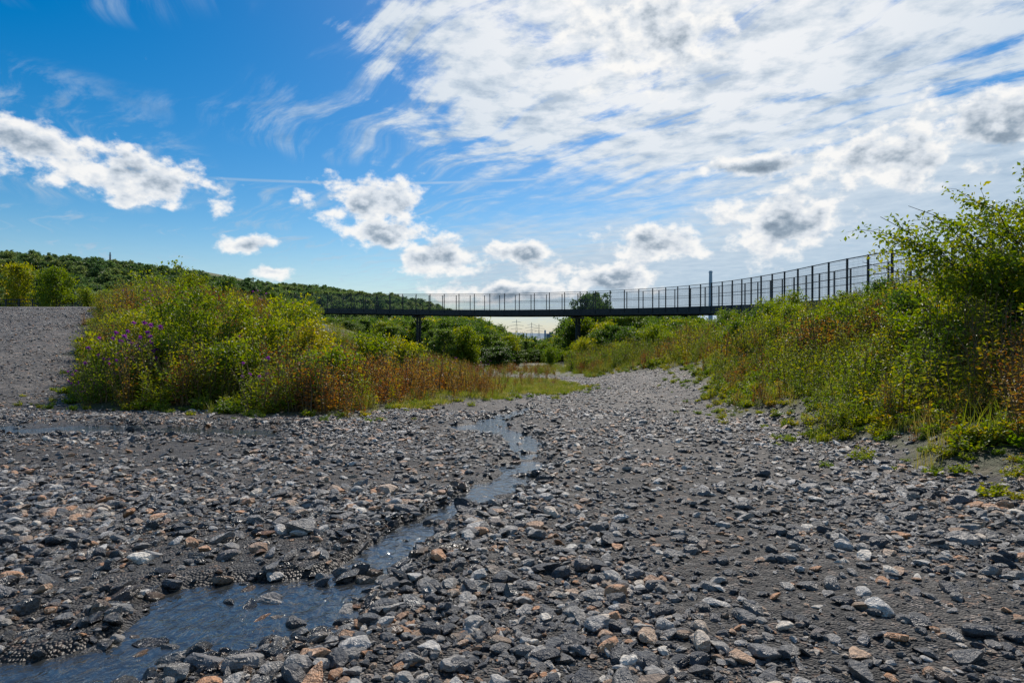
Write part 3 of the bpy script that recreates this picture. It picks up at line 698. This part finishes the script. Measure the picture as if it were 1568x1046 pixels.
def SM(a, b, x):
    n = nt.nodes.new('ShaderNodeMapRange'); n.interpolation_type = 'SMOOTHSTEP'
    n.inputs[1].default_value = a; n.inputs[2].default_value = b; L(x, n.inputs[0]); return n.outputs[0]
def comb(x, y, z=0.):
    n = nt.nodes.new('ShaderNodeCombineXYZ')
    for i, v in enumerate((x, y, z)):
        if isinstance(v, (int, float)): n.inputs[i].default_value = v
        else: L(v, n.inputs[i])
    return n.outputs[0]
def NZ(vec, scale, det=6, rough=.55, dist=0., dim='3D', col=False):
    n = nt.nodes.new('ShaderNodeTexNoise'); n.noise_dimensions = dim; n.inputs['Scale'].default_value = scale; n.inputs['Detail'].default_value = det; n.inputs['Roughness'].default_value = rough; n.inputs['Distortion'].default_value = dist
    L(vec, n.inputs['Vector']); return n.outputs[1 if col else 0]
tc = nt.nodes.new('ShaderNodeTexCoord'); D = VM('NORMALIZE', tc.outputs['Generated']).outputs[0]
sp = nt.nodes.new('ShaderNodeSeparateXYZ'); L(D, sp.inputs[0]); dx, dy, dz = sp.outputs
DEG = 57.29578
az = M('MULTIPLY', M('ARCTAN2', dx, dy), DEG); el = M('MULTIPLY', M('ARCSINE', dz), DEG)
ae = comb(az, el)
wn = NZ(VM('MULTIPLY', ae, (.05, .11, 0)).outputs[0], 1.0, 2, .6, 0, '2D', True)
wvec = VM('MULTIPLY', VM('SUBTRACT', wn, (.5, .5, .5)).outputs[0], (14, 5.5, 0)).outputs[0]
aew = VM('ADD', ae, wvec).outputs[0]
def blobs(lst, src):
    f = None
    for (a, e, rx, ry, rot) in lst:
        v = VM('SUBTRACT', src, (a, e, 0)).outputs[0]
        if rot:
            r_ = nt.nodes.new('ShaderNodeVectorRotate'); r_.rotation_type = 'Z_AXIS'; L(v, r_.inputs[0]); r_.inputs['Angle'].default_value = math.radians(-rot); v = r_.outputs[0]
        v = VM('MULTIPLY', v, (1 / rx, 1 / ry, 0)).outputs[0]
        q = M('SUBTRACT', 1.0, VM('LENGTH', v).outputs['Value'])
        f = q if f is None else M('MAXIMUM', f, q)
    return f
ae2 = VM('ADD', ae, VM('MULTIPLY', wvec, (.12, .12, 0)).outputs[0]).outputs[0]
CUM = [(-31.0, 12.2, 7.5, 2.7, -12), (-37.3, 13.6, 4.5, 2.2, 0), (-13, 11.9, 6.4, 2.8, 0), (-11.3, 9.2, 4.2, 1.9, 0), (-6.8, 7.2, 4.2, 2.1, 0), (-22.8, 7.5, 2.8, 1.2, 0),
             (-20.8, 5.4, 2.6, .9, 0), (1, 7.6, 4, 1.5, 0), (3, 5.9, 4.4, 1.5, 0), (9, 5.1, 5.0, 2.0, 0), (13.3, 8.2, 6.2, 2.2, 0), (23, 9.4, 6.8, 3.6, 0), (31, 13.6, 6.8, 3.2, 0), (39, 15.2, 8, 3.2, 0),
             (21, 14.0, 6, 1.4, 0), (-1, 4.0, 9, 1.4, 0), (12, 25.5, 8, 5.4, 0), (-60, 14, 9, 4, 0), (70, 16, 14, 5, 0), (-110, 20, 20, 6, 0), (150, 15, 30, 6, 0)]
cum = blobs(CUM, ae2)
S1 = VM('MULTIPLY', D, (1, 1, 1.5)).outputs[0]
n1 = NZ(S1, 22, 7, .56); sunup = VM('ADD', S1, (.004, .0, .016)).outputs[0]; n1b = NZ(sunup, 22, 4, .56)
f = M('ADD', cum, M('MULTIPLY', M('SUBTRACT', n1, .52), 2.5))
cd = SM(.02, .50, f)
thick = SM(.32, 1.05, f)
emb = M('MULTIPLY', M('SUBTRACT', n1, n1b), 2.3)
shade = M('ADD', M('SUBTRACT', .96, M('MULTIPLY', thick, .66)), emb, clamp=True)
cr = ramp(nt, [(0, (.15, .21, .29)), (.35, (.31, .39, .48)), (.7, (.73, .78, .84)), (1, (1.0, .99, .97))], shade)
iz = M('DIVIDE', 1.0, M('MAXIMUM', M('ADD', dz, .04), .05))
pl = comb(M('MULTIPLY', dx, iz), M('MULTIPLY', dy, iz))
rt = nt.nodes.new('ShaderNodeVectorRotate'); rt.rotation_type = 'Z_AXIS'; L(pl, rt.inputs[0]); rt.inputs['Angle'].default_value = math.radians(-38)
st = VM('MULTIPLY', rt.outputs[0], (3.4, .8, 1)).outputs[0]
c2 = NZ(pl, 5.2, 6, .6, 0, '2D')
wv = NZ(pl, 1.3, 1, .5, 0, '2D')
stw = VM('ADD', st, comb(M('MULTIPLY', wv, 1.3), M('MULTIPLY', wv, .6))).outputs[0]
c1 = NZ(stw, 1.9, 7, .62, .15, '2D')
veil = blobs([(22, 22, 32, 15, 0), (9, 30, 24, 14, -20), (36, 10, 34, 12, 0), (0, 22, 13, 9, -35), (17, 5, 34, 8, 0), (150, 40, 60, 20, 0)], aew)
amp = M('ADD', .28, M('MULTIPLY', SM(9, 20, el), .82))
nzs = M('ADD', M('MULTIPLY', M('SUBTRACT', c1, .5), 3.2), M('MULTIPLY', M('SUBTRACT', c2, .5), 1.8))
vf = M('ADD', M('ADD', M('MULTIPLY', veil, 1.7), -.03), M('MULTIPLY', nzs, amp))
vd = M('MULTIPLY', SM(-.15, 1.05, vf), .95)
cir = M('MULTIPLY', M('MULTIPLY', SM(.44, .78, c1), SM(.34, .58, wv)), .6)
ln = M('ABSOLUTE', M('SUBTRACT', el, M('ADD', 13.95, M('MULTIPLY', az, .045))))
trail = M('MULTIPLY', M('MULTIPLY', M('SUBTRACT', 1.0, SM(.02, .18, ln)), M('MULTIPLY', SM(-27, -24, az), M('SUBTRACT', 1.0, SM(0, 12, az)))), .4)
hz = M('MULTIPLY', M('SUBTRACT', 1.0, SM(-1, 10, el)), .6)
veila = M('MAXIMUM', M('MAXIMUM', vd, cir), M('MAXIMUM', trail, hz))
glow = SM(-.2, .9, blobs([(15, 30, 42, 26, 0)], ae))
vcol = nt.nodes.new('ShaderNodeMix'); vcol.data_type = 'RGBA'; L(glow, vcol.inputs[0]); vcol.inputs[6].default_value = (.54, .67, .80, 1); vcol.inputs[7].default_value = (1.0, 1.0, 1.0, 1)
vshade = ramp(nt, [(.30, (.56, .64, .73)), (.44, (.79, .84, .89)), (.58, (1, 1, 1))], M('ADD', M('MULTIPLY', M('SUBTRACT', c2, .5), amp), .5))
vc2 = nt.nodes.new('ShaderNodeMix'); vc2.data_type = 'RGBA'; vc2.blend_type = 'MULTIPLY'; vc2.inputs[0].default_value = 1; L(vcol.outputs[2], vc2.inputs[6]); L(vshade.outputs[0], vc2.inputs[7])
b1 = nt.nodes.new('ShaderNodeBackground'); L(hs.outputs[0], b1.inputs[0]); b1.inputs[1].default_value = .095
b2 = nt.nodes.new('ShaderNodeBackground'); L(vc2.outputs[2], b2.inputs[0]); b2.inputs[1].default_value = .95
b3 = nt.nodes.new('ShaderNodeBackground'); L(cr.outputs[0], b3.inputs[0]); b3.inputs[1].default_value = .97
m1 = nt.nodes.new('ShaderNodeMixShader'); L(veila, m1.inputs[0]); L(b1.outputs[0], m1.inputs[1]); L(b2.outputs[0], m1.inputs[2])
m2 = nt.nodes.new('ShaderNodeMixShader'); L(M('MULTIPLY', cd, .95), m2.inputs[0]); L(m1.outputs[0], m2.inputs[1]); L(b3.outputs[0], m2.inputs[2])
L(m2.outputs[0], out.inputs[0])

sd = bpy.data.lights.new('sun', 'SUN'); sd.energy = 5.0; sd.angle = math.radians(.5); sd.color = (1, .92, .82)
so = bpy.data.objects.new('sun', sd); scene.collection.objects.link(so)
dirv = Vector((math.sin(SUN_AZ) * math.cos(SUN_EL), math.cos(SUN_AZ) * math.cos(SUN_EL), math.sin(SUN_EL)))
so.rotation_euler = dirv.to_track_quat('Z', 'Y').to_euler(); so.location = (0, 0, 60)

cam = bpy.data.cameras.new('camera'); co = bpy.data.objects.new('camera', cam); scene.collection.objects.link(co)
co.location = (0, 0, 1.15); co.rotation_euler = (math.radians(90 - .48), 0, 0); cam.lens = 22; cam.sensor_width = 36; cam.clip_end = 20000; cam.clip_start = .05
scene.camera = co
scene.view_settings.view_transform = 'Standard'; scene.view_settings.look = 'None'; scene.view_settings.exposure = 0
